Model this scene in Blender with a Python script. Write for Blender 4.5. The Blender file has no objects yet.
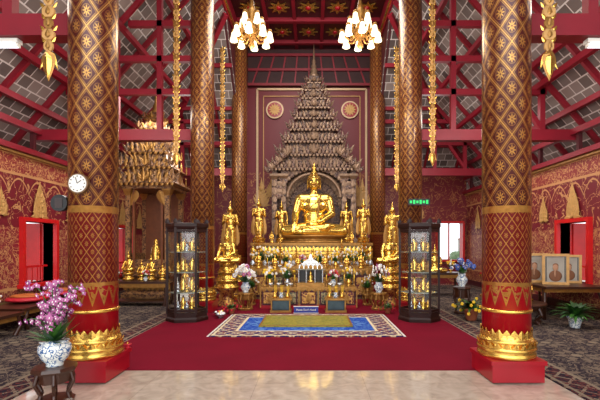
import bpy, math, random
from mathutils import Vector, Matrix
random.seed(7)
S=bpy.context.scene
pi=math.pi
S.view_settings.view_transform='Standard'
def C(r,g,b):
    return tuple(((v/255)/12.92 if v/255<=.04045 else ((v/255+.055)/1.055)**2.4) for v in (r,g,b))+(1,)

# ------------------------------------------------------------------ materials
class G:
    def __init__(s,name):
        s.mat=bpy.data.materials.new(name); s.mat.use_nodes=True
        s.t=s.mat.node_tree; s.n=s.t.nodes; s.l=s.t.links
        s.p=s.n['Principled BSDF']
        tc=s.n.new('ShaderNodeTexCoord'); s.co=tc.outputs['Object']
        sp=s.n.new('ShaderNodeSeparateXYZ'); s.l.new(s.co,sp.inputs[0])
        s.x,s.y,s.z=sp.outputs[0],sp.outputs[1],sp.outputs[2]
    def st(s,sock,v):
        if isinstance(v,bpy.types.NodeSocket): s.l.new(v,sock)
        else: sock.default_value=v
    def m(s,op,a,b=0.0,c=0.0):
        n=s.n.new('ShaderNodeMath'); n.operation=op
        s.st(n.inputs[0],a); s.st(n.inputs[1],b); s.st(n.inputs[2],c)
        return n.outputs[0]
    def lt(s,a,b): return s.m('LESS_THAN',a,b)
    def gt(s,a,b): return s.m('GREATER_THAN',a,b)
    def mul(s,a,b): return s.m('MULTIPLY',a,b)
    def add(s,a,b): return s.m('ADD',a,b)
    def sub(s,a,b): return s.m('SUBTRACT',a,b)
    def mx(s,a,b): return s.m('MAXIMUM',a,b)
    def mn(s,a,b): return s.m('MINIMUM',a,b)
    def ab(s,a): return s.m('ABSOLUTE',a)
    def fr(s,a): return s.m('FRACT',a)
    def vec(s,x,y,z):
        n=s.n.new('ShaderNodeCombineXYZ')
        s.st(n.inputs[0],x); s.st(n.inputs[1],y); s.st(n.inputs[2],z); return n.outputs[0]
    def noise(s,scale,detail=2.0,vec=None,dist=0.0):
        n=s.n.new('ShaderNodeTexNoise'); s.l.new(vec or s.co,n.inputs['Vector'])
        n.inputs['Scale'].default_value=scale; n.inputs['Detail'].default_value=detail
        n.inputs['Distortion'].default_value=dist
        return n.outputs['Fac']
    def white(s,vec):
        n=s.n.new('ShaderNodeTexWhiteNoise'); s.l.new(vec,n.inputs['Vector']); return n.outputs['Value']
    def mix(s,f,a,b):
        n=s.n.new('ShaderNodeMix'); n.data_type='RGBA'
        s.st(n.inputs[0],f); s.st(n.inputs[6],a); s.st(n.inputs[7],b); return n.outputs[2]
    def out(s,col,rough=.5,metal=0.0,bump=None,bs=.3,bd=.02,spec=.5):
        s.st(s.p.inputs['Base Color'],col); s.st(s.p.inputs['Roughness'],rough); s.st(s.p.inputs['Metallic'],metal)
        s.p.inputs['Specular IOR Level'].default_value=spec
        if bump is not None:
            n=s.n.new('ShaderNodeBump'); n.inputs['Strength'].default_value=bs; n.inputs['Distance'].default_value=bd
            s.l.new(bump,n.inputs['Height']); s.l.new(n.outputs[0],s.p.inputs['Normal'])
        return s.mat

def plain(name,c,rough=.5,metal=0.0,var=.12,ns=6,bump=0,spec=.5):
    g=G(name); n=g.noise(ns,3)
    d=tuple(v*(1-var*2) for v in c[:3])+(1,); b=tuple(min(1,v*(1+var)) for v in c[:3])+(1,)
    return g.out(g.mix(n,d,b),rough,metal,n if bump else None,bump,.02,spec)
def emis(name,c,st,base=None):
    g=G(name); g.out(base or c,.4)
    g.p.inputs['Emission Color'].default_value=c; g.p.inputs['Emission Strength'].default_value=st
    return g.mat

gold=plain('gold',C(236,190,92),.27,.9,.14,9)
goldb=plain('gold_bright',C(255,212,104),.2,.9,.05,4)
golddk=plain('gold_old',C(168,122,60),.4,.6,.25,14,.3)
goldpaint=plain('gold_paint',C(204,156,92),.5,.15,.2,14)
red=plain('red_lacquer',C(158,14,30),.3,0,.1,3)
beamred=plain('beam_red',C(132,12,34),.5,0,.12,3)
beamdk=plain('beam_dark_red',C(74,12,22),.6,0,.15,3)
wood=plain('dark_wood',C(62,32,20),.35,0,.25,8)
wooddk=plain('cabinet_wood',C(44,20,16),.4,0,.25,8,spec=.3)
woodm=plain('brown_wood',C(120,66,34),.4,0,.25,8)
black=plain('black_lacquer',C(22,18,18),.3)
white=plain('white_paint',C(235,232,225),.4,0,.03)
green=plain('leaf_green',C(58,110,36),.5,0,.35,20)
greend=plain('leaf_dark',C(30,70,28),.5,0,.3,20)
f_white=plain('petal_white',C(240,238,235),.5,0,.03)
f_yel=plain('petal_yellow',C(245,200,40),.5,0,.1,15)
f_pink=plain('petal_pink',C(190,104,160),.5,0,.2,15)
f_purp=plain('petal_purple',C(150,64,130),.5,0,.2,15)
f_red=plain('petal_red',C(200,30,50),.5,0,.2,15)
f_blue=plain('petal_blue',C(70,100,180),.5,0,.2,15)
silver=plain('silver',C(200,205,210),.25,.8,.15,20)
terra=plain('terracotta',C(150,80,50),.7)
skin=plain('portrait_skin',C(176,130,100),.6)
orange=plain('robe_orange',C(190,100,40),.6)
robebr=plain('robe_brown',C(120,72,40),.6)
photo_bg=plain('portrait_background',C(166,158,146),.5,0,.25,3)
bluecloth=plain('blue_panel',C(30,50,140),.4)
shade=emis('lamp_glass',C(255,232,180),1.8,C(240,230,210))
tubem=emis('tube_glow',C(240,245,255),4.0)
ledg=emis('led_green',C(40,230,110),1.2,C(10,60,30))

def m_porc():
    g=G('blue_white_porcelain'); n=g.noise(22,2,dist=.6)
    k=g.lt(g.ab(g.sub(n,.5)),.045)
    return g.out(g.mix(k,C(226,230,226),C(60,100,150)),.15)
porc=m_porc()

def m_mosaic(name,c1,c2,sc,thr=.52,metal=.4):
    g=G(name); n=g.noise(sc,3,dist=1.2)
    k=g.gt(n,thr); k2=g.lt(g.ab(g.sub(g.noise(sc*.6,2,dist=2),.5)),.035)
    kk=g.mx(k,k2)
    return g.out(g.mix(kk,c1,c2),.4,g.mul(kk,metal),n,.5,.03)
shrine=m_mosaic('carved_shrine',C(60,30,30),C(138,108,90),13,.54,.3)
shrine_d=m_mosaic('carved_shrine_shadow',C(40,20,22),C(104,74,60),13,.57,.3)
shrine2=m_mosaic('carved_teak_gilt',C(76,42,28),C(160,118,74),9,.54,.3)
altarm=m_mosaic('gilded_altar_carving',C(96,18,24),C(196,148,76),10,.51,.7)
altarg=m_mosaic('mirror_mosaic',C(34,46,42),C(150,134,98),16,.5,.7)

def m_column():
    g=G('column_gold_trellis')
    u=g.m('DIVIDE',g.m('ARCTAN2',g.y,g.x),2*pi)
    z=g.z
    def trellis(nu,h,lw,double):
        a=g.mul(u,nu); b=g.m('DIVIDE',z,h)
        p=g.fr(g.add(g.add(a,b),50)); q=g.fr(g.add(g.sub(a,b),80))
        ln=g.mn(g.mn(p,g.sub(1,p)),g.mn(q,g.sub(1,q)))
        line=g.lt(ln,lw)
        if double: line=g.mx(line,g.mul(g.gt(ln,.078),g.lt(ln,.098)))
        pc=g.sub(p,.5); qc=g.sub(q,.5)
        d=g.m('SQRT',g.add(g.mul(pc,pc),g.mul(qc,qc)))
        an=g.m('ARCTAN2',pc,qc)
        pet=g.add(.17,g.mul(.09,g.m('COSINE',g.mul(an,8))))
        ros=g.mul(g.lt(d,pet),g.gt(d,.05))
        ring=g.mul(g.gt(d,.29),g.lt(d,.305)) if double else 0.0
        return g.mn(g.add(g.add(line,ros),ring),1.0)
    t1=trellis(7.0,.36,.03,True); t2=trellis(14.0,.19,.045,False)
    hi=g.gt(z,2.02)
    t=g.add(g.mul(t1,hi),g.mul(t2,g.sub(1,hi)))
    bd=g.mul(g.gt(z,1.98),g.lt(z,2.06)); bd2=g.mul(g.gt(z,1.1),g.lt(z,1.16))
    t=g.mx(t,g.mx(bd,bd2))
    w=g.ab(g.sub(g.fr(g.add(g.mul(u,14),20)),.5))
    zb=g.add(.88,g.mul(w,.4))
    inside=g.gt(z,zb)
    low=g.lt(z,1.12)
    pend=g.mul(low,inside)
    inn=g.gt(z,g.add(zb,.05))
    nz=g.noise(14,2,dist=1)
    pg=g.mul(pend,g.sub(1,g.mul(inn,g.lt(nz,.5))))
    up=g.gt(z,1.12)
    gm=g.add(g.mul(t,up),pg); gm=g.mn(gm,1)
    base=g.mix(up,C(168,12,28),C(76,14,18))
    base=g.mix(g.mul(g.sub(1,hi),up),base,C(112,16,22))
    nn=g.noise(18,2)
    gc=g.mix(nn,C(158,106,46),C(224,172,90))
    return g.out(g.mix(gm,base,gc),.28,g.mul(gm,.5),gm,.25,.01)
colm=m_column()

def m_wall(name,axis):
    g=G(name); u=g.y if axis=='x' else g.x
    z=g.z
    n=g.noise(2.6,2,dist=1.6); n2=g.noise(8,2,dist=1.2)
    l1=g.lt(g.ab(g.sub(n,.5)),.016); l2=g.lt(g.ab(g.sub(n2,.5)),.035)
    if axis=='x':
        band=g.mul(g.gt(z,3.22),g.lt(z,3.62))
        edge=g.mx(g.lt(g.ab(g.sub(z,3.2)),.03),g.lt(g.ab(g.sub(z,3.64)),.03))
        edge=g.mx(edge,g.lt(g.ab(g.sub(z,.62)),.03))
        low=g.lt(z,2.0)
        a=g.mx(g.mul(l1,g.sub(1,band)),g.mul(l2,band)); a=g.mx(a,edge)
        a=g.mx(a,g.mul(low,g.mul(l2,.7)))
        fu=g.sub(g.fr(g.mul(u,1.6)),.5); arch=g.lt(g.ab(g.sub(z,g.sub(3.1,g.mul(g.mul(fu,fu),1.3)))),.022)
        a=g.mx(a,arch)
        base=g.mix(band,C(112,18,34),C(132,34,38))
        base=g.mix(g.mul(low,g.gt(z,.62)),base,C(128,32,44))
        return g.out(g.mix(a,base,C(196,144,94)),.55,g.mul(a,.15))
    fu=g.sub(g.fr(g.add(g.mul(g.x,1.6),20)),.5); fz=g.sub(g.fr(g.mul(z,1.25)),.5)
    d=g.add(g.ab(fu),g.ab(fz))
    dia=g.mul(g.lt(d,.2),g.gt(d,.13))
    ctr=g.lt(d,.05)
    low=g.lt(z,4.6)
    a=g.mul(g.mx(dia,ctr),.4)
    a=g.mx(g.mul(a,low),g.mul(g.mul(l1,low),.6))
    return g.out(g.mix(a,C(108,10,26),C(184,126,70)),.5)
wallx=m_wall('wall_stencil_side','x'); wally=m_wall('wall_stencil_back','y')

def m_roof(name,alongx=False):
    g=G(name); a=g.x if alongx else g.y
    b=g.mul(g.z,1.33)
    ca=g.mul(a,3.3); cb=g.mul(b,3.6)
    row=g.m('FLOOR',cb)
    ca=g.add(ca,g.mul(g.m('MODULO',row,2.0),.5))
    fa=g.fr(g.add(ca,60)); fb=g.fr(cb)
    w=g.white(g.vec(g.m('FLOOR',g.add(ca,60)),row,0))
    ln=g.mx(g.lt(fa,.08),g.lt(fb,.11))
    tile=g.mix(w,C(78,66,64),C(142,128,122))
    return g.out(g.mix(ln,tile,C(206,198,194)),.7,0,ln,.3,.02)
roofm=m_roof('roof_tiles'); roofh=m_roof('roof_tiles_hip',True)

def m_floor():
    g=G('polished_stone_floor')
    fx=g.fr(g.add(g.mul(g.x,.8),40.4)); fy=g.fr(g.add(g.mul(g.y,.8),.3))
    ln=g.mul(g.mx(g.lt(fx,.004),g.lt(fy,.005)),.5)
    n=g.noise(5,8,dist=1.6)
    c=g.mix(n,C(136,118,104),C(214,198,182))
    g.p.inputs['Coat Weight'].default_value=.6; g.p.inputs['Coat Roughness'].default_value=.05
    return g.out(g.mix(ln,c,C(120,102,88)),.1,0)
floorm=m_floor()
def m_carpet():
    g=G('crimson_carpet'); n=g.noise(180,2); n2=g.noise(1.3,3)
    c=g.mix(n2,C(98,8,28),C(124,12,38))
    return g.out(g.mix(g.mul(n,.35),c,C(72,4,18)),.95,0,n,.3,.004,spec=.1)
carpetm=m_carpet()
def m_rug(name,hx,hy,cen,cen2,bord,bl,line,per,acc):
    g=G(name)
    d=g.mn(g.sub(hx,g.ab(g.x)),g.sub(hy,g.ab(g.y)))
    n=g.noise(9,2,dist=1.4)
    l=g.lt(g.ab(g.sub(n,.5)),.04)
    fx=g.sub(g.fr(g.add(g.mul(g.x,per),.5+40)),.5); fy=g.sub(g.fr(g.add(g.mul(g.y,per),.5+40)),.5)
    dd=g.m('SQRT',g.add(g.mul(fx,fx),g.mul(fy,fy)))
    an=g.m('ARCTAN2',fx,fy)
    rr=g.add(.3,g.mul(.1,g.m('COSINE',g.mul(an,8))))
    ros=g.mul(g.lt(dd,rr),g.gt(dd,.2))
    c=g.mix(l,cen,cen2); c=g.mix(ros,c,cen2); c=g.mix(g.lt(dd,.09),c,line)
    k=g.lt(d,bl); f1=g.fr(g.add(g.mul(g.add(g.x,g.y),4),100)); f2=g.fr(g.add(g.mul(g.sub(g.x,g.y),4),100))
    bp=g.mx(g.lt(g.ab(g.sub(f1,.5)),.09),g.lt(g.ab(g.sub(f2,.5)),.09))
    b=g.mix(bp,bord,line); b=g.mix(l,b,acc)
    c=g.mix(k,c,b)
    e=g.mx(g.lt(g.ab(g.sub(d,bl)),.025),g.lt(g.ab(g.sub(d,.05)),.02))
    c=g.mix(e,c,line)
    return g.out(c,.95,0,spec=.1)

# ------------------------------------------------------------------ builder
class B:
    def __init__(s):
        s.v=[];s.f=[];s.mi=[];s.sm=[];s.mats=[];s.M=Matrix()
    def add(s,vs,fs,mat,smooth=False):
        if mat not in s.mats: s.mats.append(mat)
        i=s.mats.index(mat); o=len(s.v)
        s.v+= [tuple(s.M@Vector(v)) for v in vs]
        for f in fs:
            s.f.append(tuple(o+k for k in f)); s.mi.append(i); s.sm.append(smooth)
    def box(s,c,d,mat,rz=0.0,tx=1.0,ty=None):
        ty=tx if ty is None else ty
        hx,hy,hz=d[0]/2,d[1]/2,d[2]/2; vs=[]
        for z,kx,ky in ((-hz,1,1),(hz,tx,ty)):
            for a,b in ((-1,-1),(1,-1),(1,1),(-1,1)):
                X,Y=a*hx*kx,b*hy*ky
                vs.append((c[0]+X*math.cos(rz)-Y*math.sin(rz),c[1]+X*math.sin(rz)+Y*math.cos(rz),c[2]+z))
        s.add(vs,[(3,2,1,0),(4,5,6,7),(0,1,5,4),(1,2,6,5),(2,3,7,6),(3,0,4,7)],mat)
    def beam(s,p0,p1,w,h,mat):
        p0=Vector(p0);p1=Vector(p1);d=(p1-p0).normalized()
        up=Vector((0,0,1)) if abs(d.z)<.95 else Vector((0,1,0))
        a=d.cross(up).normalized(); b=a.cross(d).normalized(); vs=[]
        for p in (p0,p1):
            for i,j in ((-1,-1),(1,-1),(1,1),(-1,1)): vs.append(tuple(p+a*i*w/2+b*j*h/2))
        s.add(vs,[(3,2,1,0),(4,5,6,7),(0,1,5,4),(1,2,6,5),(2,3,7,6),(3,0,4,7)],mat)
    def cyl(s,p0,p1,r0,r1,mat,seg=10,sm=True):
        p0=Vector(p0);p1=Vector(p1);d=(p1-p0)
        if d.length<1e-6: return
        d.normalize(); up=Vector((0,0,1)) if abs(d.z)<.95 else Vector((1,0,0))
        a=d.cross(up).normalized(); b=d.cross(a).normalized(); vs=[]
        for p,r in ((p0,r0),(p1,r1)):
            for k in range(seg):
                t=2*pi*k/seg; vs.append(tuple(p+(a*math.cos(t)+b*math.sin(t))*r))
        fs=[(k,(k+1)%seg,seg+(k+1)%seg,seg+k) for k in range(seg)]
        s.add(vs,fs,mat,sm)
        s.add(vs,[tuple(range(seg))[::-1],tuple(range(seg,2*seg))],mat,False)
    def tube(s,pts,r,mat,seg=6):
        for i in range(len(pts)-1):
            ra=r if not isinstance(r,(list,tuple)) else r[i]; rb=r if not isinstance(r,(list,tuple)) else r[i+1]
            s.cyl(pts[i],pts[i+1],ra,rb,mat,seg)
    def lathe(s,prof,mat,c=(0,0,0),seg=24,sm=True,sx=1.0,sy=1.0,a0=0.0):
        vs=[]
        for r,z in prof:
            for k in range(seg):
                t=a0+2*pi*k/seg; vs.append((c[0]+r*math.cos(t)*sx,c[1]+r*math.sin(t)*sy,c[2]+z))
        fs=[]
        for i in range(len(prof)-1):
            for k in range(seg):
                fs.append((i*seg+k,i*seg+(k+1)%seg,(i+1)*seg+(k+1)%seg,(i+1)*seg+k))
        n=len(prof)
        fs.append(tuple(range(seg))[::-1]); fs.append(tuple(range((n-1)*seg,n*seg)))
        s.add(vs,fs,mat,sm)
    def sq(s,prof,mat,c,sx=1.0,sy=1.0):
        k=math.sqrt(2)
        s.lathe([(r*k,z) for r,z in prof],mat,c,4,False,sx,sy,pi/4)
    def ell(s,c,r,mat,seg=12,rings=8,rot=None):
        vs=[];fs=[]
        R=rot or Matrix.Identity(3)
        for i in range(rings+1):
            ph=pi*i/rings
            for k in range(seg):
                t=2*pi*k/seg
                v=R@Vector((r[0]*math.sin(ph)*math.cos(t),r[1]*math.sin(ph)*math.sin(t),r[2]*math.cos(ph)))
                vs.append((c[0]+v.x,c[1]+v.y,c[2]+v.z))
        for i in range(rings):
            for k in range(seg):
                fs.append((i*seg+k,(i+1)*seg+k,(i+1)*seg+(k+1)%seg,i*seg+(k+1)%seg))
        s.add(vs,fs,mat,True)
    def cap(s,p0,p1,r0,r1,mat,seg=12):
        s.cyl(p0,p1,r0,r1,mat,seg); s.ell(p0,(r0,)*3,mat,seg,6); s.ell(p1,(r1,)*3,mat,seg,6)
    def prism(s,pts,o,u,v,th,mat):
        o=Vector(o);u=Vector(u);v=Vector(v);nn=u.cross(v).normalized(); n=nn*th/2
        a=[tuple(o+u*p[0]+v*p[1]-n) for p in pts]; b=[tuple(o+u*p[0]+v*p[1]+n) for p in pts]
        k=len(pts)
        s.add(a+b,[tuple(range(k))[::-1],tuple(range(k,2*k))]+[(i,(i+1)%k,k+(i+1)%k,k+i) for i in range(k)],mat)
    def leaf(s,o,w,h,bend,ang,mat,u=(1,0,0),v=(0,0,1),th=.02,n=7):
        u=Vector(u);v=Vector(v);nn=u.cross(v).normalized()
        o=Vector(o)+nn*random.uniform(-.25,.25)*th
        ca,sa=math.cos(ang),math.sin(ang); vs=[]; k=th*.5
        for i in range(n+1):
            t=i/n; hw=w*.5*(math.sin(pi*min(1,t**.65)))+(abs(w)*.10*(1-t))
            cx=bend*t*t*t; Z=t*h
            for X,dn in ((cx-hw,0),(cx,1),(cx+hw,0),(cx,-1)):
                px,pz=X*ca+Z*sa,-X*sa+Z*ca
                vs.append(tuple(o+u*px+v*pz+nn*(dn*k*(1-.6*t))))
        fs=[]
        for i in range(n):
            for q in range(4): fs.append((i*4+q,i*4+(q+1)%4,(i+1)*4+(q+1)%4,(i+1)*4+q))
        s.add(vs,fs,mat)
    def kanok(s,o,w,h,mat,u=(1,0,0),v=(0,0,1),th=.02,n=3,sp=.30):
        s.leaf(o,w*.36,h,0,0,mat,u,v,th)
        for i in range(1,n+1):
            k=1-i/(n+1.2)
            for sg in (-1,1):
                s.leaf(o,w*.3*k,h*(.35+.55*k),sg*w*.22,sg*(sp*.9+sp*i),mat,u,v,th)
    def flame(s,o,w,h,mat,u,v,th=.03):
        s.leaf(o,w*.3,h,0,0,mat,u,v,th)
        U=Vector(u);V=Vector(v);O=Vector(o)
        for i in range(5):
            f=i/5; k=1-f*.75
            for sg in (-1,1):
                p=O+V*(h*.72*f)+U*(sg*w*.05*k)
                s.leaf(tuple(p),w*.2*k,h*.42*k,-sg*w*.16*k,sg*.85,mat,u,v,th,6)
                s.leaf(tuple(p),w*.12*k,h*.30*k,sg*w*.06*k,sg*1.35,mat,u,v,th,5)
    def petals(s,c,r,n,h,w,mat,tilt=.35,off=0):
        for k in range(n):
            t=2*pi*(k+off)/n
            o=(c[0]+r*math.cos(t),c[1]+r*math.sin(t),c[2])
            u=(-math.sin(t),math.cos(t),0); v=(math.cos(t)*math.sin(tilt),math.sin(t)*math.sin(tilt),math.cos(tilt))
            s.leaf(o,w,h,0,0,mat,u,v,.02,5)
    def obj(s,name,loc=(0,0,0),rz=0.0,sc=1.0):
        me=bpy.data.meshes.new(name); me.from_pydata(s.v,[],s.f)
        for m in s.mats: me.materials.append(m)
        me.polygons.foreach_set('material_index',s.mi); me.polygons.foreach_set('use_smooth',s.sm)
        me.update()
        return inst(me,name,loc,rz,sc)
def inst(me,name,loc,rz=0.0,sc=1.0):
    if isinstance(me,bpy.types.Object): me=me.data
    o=bpy.data.objects.new(name,me); S.collection.objects.link(o)
    o.location=loc; o.rotation_euler=(0,0,rz)
    o.scale=(sc,)*3 if not isinstance(sc,tuple) else sc
    return o
def baked(b,voxel,it=3):
    o=b.obj('tmp_bake'); md=o.modifiers.new('r','REMESH'); md.mode='VOXEL'; md.voxel_size=voxel
    sm=o.modifiers.new('s','SMOOTH'); sm.iterations=it; sm.factor=.5
    dg=bpy.context.evaluated_depsgraph_get(); dg.update()
    ev=o.evaluated_get(dg); me=ev.to_mesh()
    vs=[tuple(v.co) for v in me.vertices]; fs=[tuple(p.vertices) for p in me.polygons]
    ev.to_mesh_clear(); d=o.data; bpy.data.objects.remove(o); bpy.data.meshes.remove(d)
    return vs,fs

# ------------------------------------------------------------------ camera
cam=bpy.data.cameras.new('camera'); co=bpy.data.objects.new('camera',cam); S.collection.objects.link(co)
co.location=(.15,0,1.6); co.rotation_euler=(pi/2,0,0); cam.lens=24; cam.sensor_width=36
cam.shift_x=-.021; cam.shift_y=.075; S.camera=co

# ------------------------------------------------------------------ shell
b=B(); b.box((0,8,-.1),(17,22,.2),floorm); b.obj('floor')
b=B(); b.box((0,10.7,.006),(5.86,11.2,.012),carpetm); b.obj('red_carpet')
rugm=m_rug('aisle_rug_pattern',1.75,6.2,C(40,32,40),C(106,92,80),C(34,26,38),.35,C(122,108,92),1.3,C(92,46,44))
b=B(); b.box((0,0,.006),(3.5,12.4,.012),rugm)
rl=b.obj('aisle_rug',(-4.72,9.6,0)); inst(rl,'aisle_rug',(4.72,9.6,0))
rm=m_rug('prayer_rug_pattern',1.68,1.1,C(22,58,150),C(84,120,176),C(38,40,88),.40,C(204,188,156),1.2,C(130,76,70))
b=B(); b.box((0,0,.01),(3.36,2.2,.02),rm)
for i in range(100):
    for sg in (-1,1): b.box((sg*1.70,-1.08+2.16*i/99,.006),(.05,.008,.008),white)
b.obj('blue_patterned_rug',(.04,8.0,.012))
mm=m_mosaic('mat_brocade',C(96,104,30),C(152,140,50),12,.5,.1)
b=B(); b.box((0,0,.012),(1.8,1.15,.024),mm); b.box((0,-.55,.014),(1.8,.04,.03),golddk); b.box((0,.55,.014),(1.8,.04,.03),golddk)
for sg in (-1,1): b.box((sg*.88,0,.014),(.04,1.06,.03),golddk)
b.obj('prayer_mat',(.02,8.2,.033))

def wall_side(name,X,ops):
    b=B(); ys=1.5; sx=X+(.125 if X>0 else -.125)
    def seg(y0,y1,z0,z1):
        b.box((sx,(y0+y1)/2,(z0+z1)/2),(.25,y1-y0,z1-z0),wallx)
    for (y0,y1,z0,z1) in ops:
        seg(ys,y0,0,3.7); seg(y0,y1,0,z0); seg(y0,y1,z1,3.7); ys=y1
    seg(ys,16.75,0,3.7)
    b.obj(name)
ops=[(5.6,6.6,.7,2.15),(9.15,10.25,.7,2.15),(13.1,14.7,.6,2.2)]
wall_side('wall_left',-6.5,ops); wall_side('wall_right',6.5,ops)
b=B()
b.box((0,16.625,4.85),(5.3,.25,9.7),wally)
b.box((-4.575,16.625,2.35),(3.85,.25,4.7),wally)
b.box((3.975,16.625,2.35),(2.65,.25,4.7),wally)
b.box((6.4,16.625,2.35),(.2,.25,4.7),wally); b.box((5.8,16.625,.5),(1.0,.25,1.0),wally); b.box((5.8,16.625,3.6),(1.0,.25,2.2),wally)
b.obj('wall_back')
for i,X in enumerate((-6.5,6.5)):
    s=1 if X<0 else -1
    b=B(); b.box((X+s*.03,9.1,3.75),(.3,15.2,.12),beamred); b.box((X+s*.04,9.1,3.66),(.08,15.2,.05),goldpaint); b.obj('trim_%d'%(i+1))
    b=B(); b.box((X+s*.03,9.1,.1),(.06,15.2,.2),beamdk); b.obj('baseboard_'+('left' if X<0 else 'right'))
k=1
glow=plain('shutter_red',C(205,24,28),.4)
for X in (-6.5,6.5):
    s=1 if X<0 else -1
    for (y0,y1,z0,z1) in ops:
        b=B(); t=.09
        for yy in (y0-t/2,y1+t/2): b.box((X-s*.1,yy,(z0+z1)/2),(.4,t,z1-z0+2*t),glow)
        b.box((X-s*.1,(y0+y1)/2,z1+t/2),(.4,y1-y0,t),glow); b.box((X-s*.08,(y0+y1)/2,z0-t/2),(.44,y1-y0+.3,t),glow)
        b.box((X-s*.16,(y0+y1)/2,z0+.38),(.04,y1-y0,.05),glow)
        for q in range(1,6): b.box((X-s*.16,y0+(y1-y0)*q/6,z0+.19),(.03,.03,.38),glow)
        for yy,sg in ((y0,-1),(y1,1)):
            b.box((X-s*.33,yy+sg*.3,(z0+z1)/2),(.04,.5,z1-z0),glow)
        # far shutter leaf ajar
        b.box((X-s*.5,y1-.02,(z0+z1)/2),(.38,.04,z1-z0),glow)
        b.flame((X+s*.05,(y0+y1)/2,z1+.12),1.1,.85,goldpaint,(0,1,0),(0,0,1),.04)
        b.obj('window_%d'%k); k+=1
b=B()
for xx in (5.27,6.33): b.box((xx,16.5,1.75),(.08,.32,1.5),glow)
b.box((5.8,16.5,2.54),(1.1,.32,.08),glow); b.box((5.8,16.5,.96),(1.2,.36,.08),glow); b.box((5.8,16.6,1.75),(.05,.05,1.5),glow)
b.obj('window_%d'%k)
b=B(); b.box((0,10,-.26),(90,90,.1),plain('ground_paving',C(190,186,176),.8)); b.obj('ground')
# courtyard garden walls with shrubs outside
cw=plain('courtyard_plaster',C(176,166,160),.8,0,.12,2)
fgreen=plain('shrub_pale',C(108,128,92),.8,0,.3,6)
for X in (-17,17):
    b=B(); b.box((X,24,1.0),(.3,44,2.5),cw); b.box((X,24,2.3),(.45,44,.12),terra); b.obj('courtyard_wall')
    s=1 if X<0 else -1
    b=B()
    for i in range(60):
        b.ell((X+s*random.uniform(.9,1.6),random.uniform(4,44),random.uniform(.0,.6)),(.6,.9,.45),fgreen,7,5)
    b.obj('hedge')

def roof(sg,name):
    b=B()
    P=[(2.6,-1.5,9.0),(7.6,-1.5,3.4),(7.6,17.6,3.4),(2.6,12.6,9.0)]
    P=[(x*sg,y,z) for x,y,z in P]; T=[(x,y,z+.1) for x,y,z in P]
    b.add(P+T,[(0,1,2,3),(4,5,6,7),(0,1,5,4),(1,2,6,5),(2,3,7,6),(3,0,4,7)],roofm)
    H=[(7.6,17.6,3.4),(2.6,12.6,9.0),(2.6,17.6,3.4)]; H=[(x*sg,y,z) for x,y,z in H]; T=[(x,y,z+.1) for x,y,z in H]
    b.add(H+T,[(0,1,2),(3,4,5),(0,1,4,3),(1,2,5,4),(2,0,3,5)],roofh)
    sl=5.6/5.0
    y=2.0
    while y<17.2:
        xt=2.6 if y<12.6 else 2.6+(y-12.6)
        b.beam((sg*xt,y,9-(xt-2.6)*sl-.08),(sg*7.5,y,3.42),.08,.12,beamred); y+=1.25
    for xx in (3.5,4.4,5.3,6.2,7.1):
        z=9-(xx-2.6)*sl-.2
        b.beam((sg*xx,-1,z),(sg*xx,12.6+xx-2.6,z),.11,.13,beamred)
    b.beam((sg*2.6,12.6,8.88),(sg*7.5,17.5,3.4),.14,.18,beamred)
    for xx in (3.4,4.7,6.0):
        yy=12.6+(xx-2.6); b.beam((sg*xx,yy,9-(xx-2.6)*sl-.08),(sg*xx,17.5,3.45),.08,.12,beamred)
    for yy in (13.6,14.6,15.6,16.3):
        z=9-(yy-12.6)*sl-.18; b.beam((sg*2.6,yy,z),(sg*(2.6+yy-12.6),yy,z),.1,.13,beamred)
    b.obj(name)
roof(-1,'ceiling_roof_left'); roof(1,'ceiling_roof_right')
for sg,nm in ((-1,'left'),(1,'right')):
    b=B()
    P=[(2.62,12.6,9.0),(2.62,16.5,9.0),(2.62,16.5,4.6)]; P=[(x*sg,y,z) for x,y,z in P]; T=[(x+sg*.08,y,z) for x,y,z in P]
    b.add(P+T,[(0,1,2),(3,4,5),(0,1,4,3),(1,2,5,4),(2,0,3,5)],beamdk)
    b.box((sg*2.66,7.6,9.35),(.2,18.2,.75),beamred)
    b.box((sg*2.54,7.6,9.1),(.06,18.2,.12),gold)
    b.obj('wall_clerestory_'+nm)
b=B()
b.box((0,7.6,9.78),(5.6,18.2,.12),beamdk)
for yy in [3.5+i*1.55 for i in range(9)]: b.box((0,yy,9.66),(5.1,.16,.16),beamred)
for xx in (-1.5,-.5,.5,1.5): b.box((xx,7.6,9.68),(.12,18.0,.1),beamred)
for yy in [4.3+i*1.55 for i in range(8)]:
    for xx in (-2.0,-1,0,1,2.0):
        pts=[]
        for q in range(16):
            r=.36 if q%2==0 else .17; t=2*pi*q/16; pts.append((r*math.cos(t),r*math.sin(t)))
        b.prism(pts,(xx,yy,9.67),(1,0,0),(0,-1,0),.04,gold); b.ell((xx,yy,9.65),(.1,.1,.05),red,8,4)
b.obj('ceiling')
b=B()
b.box((0,16.42,8.85),(5.0,.1,1.5),plain('dark_boards',C(60,28,30),.7,0,.3,3))
for zz in (8.15,8.75,9.35): b.box((0,16.33,zz),(4.98,.1,.1),beamred)
for i in range(9): b.beam((-2.3+i*.575,16.34,8.2),(-1.9+i*.475,16.34,9.3),.06,.06,beamred)
b.obj('gable_lattice')
b=B()
pale=plain('pale_gilt',C(204,170,132),.45,.2)
X0,X1,Z1=-2.12,2.35,8.0
b.box(((X0+X1)/2,16.46,Z1),(X1-X0,.08,.08),pale)
for xx in (X0,X1): b.box((xx,16.46,4.9),(.08,.08,6.2),pale)
b.box(((X0+X1)/2,16.47,Z1-.28),(X1-X0-.5,.05,.03),goldpaint)
for xx in (X0+.25,X1-.25): b.box((xx,16.47,4.7),(.03,.05,6.0),goldpaint)
b.obj('trim_3')
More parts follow.
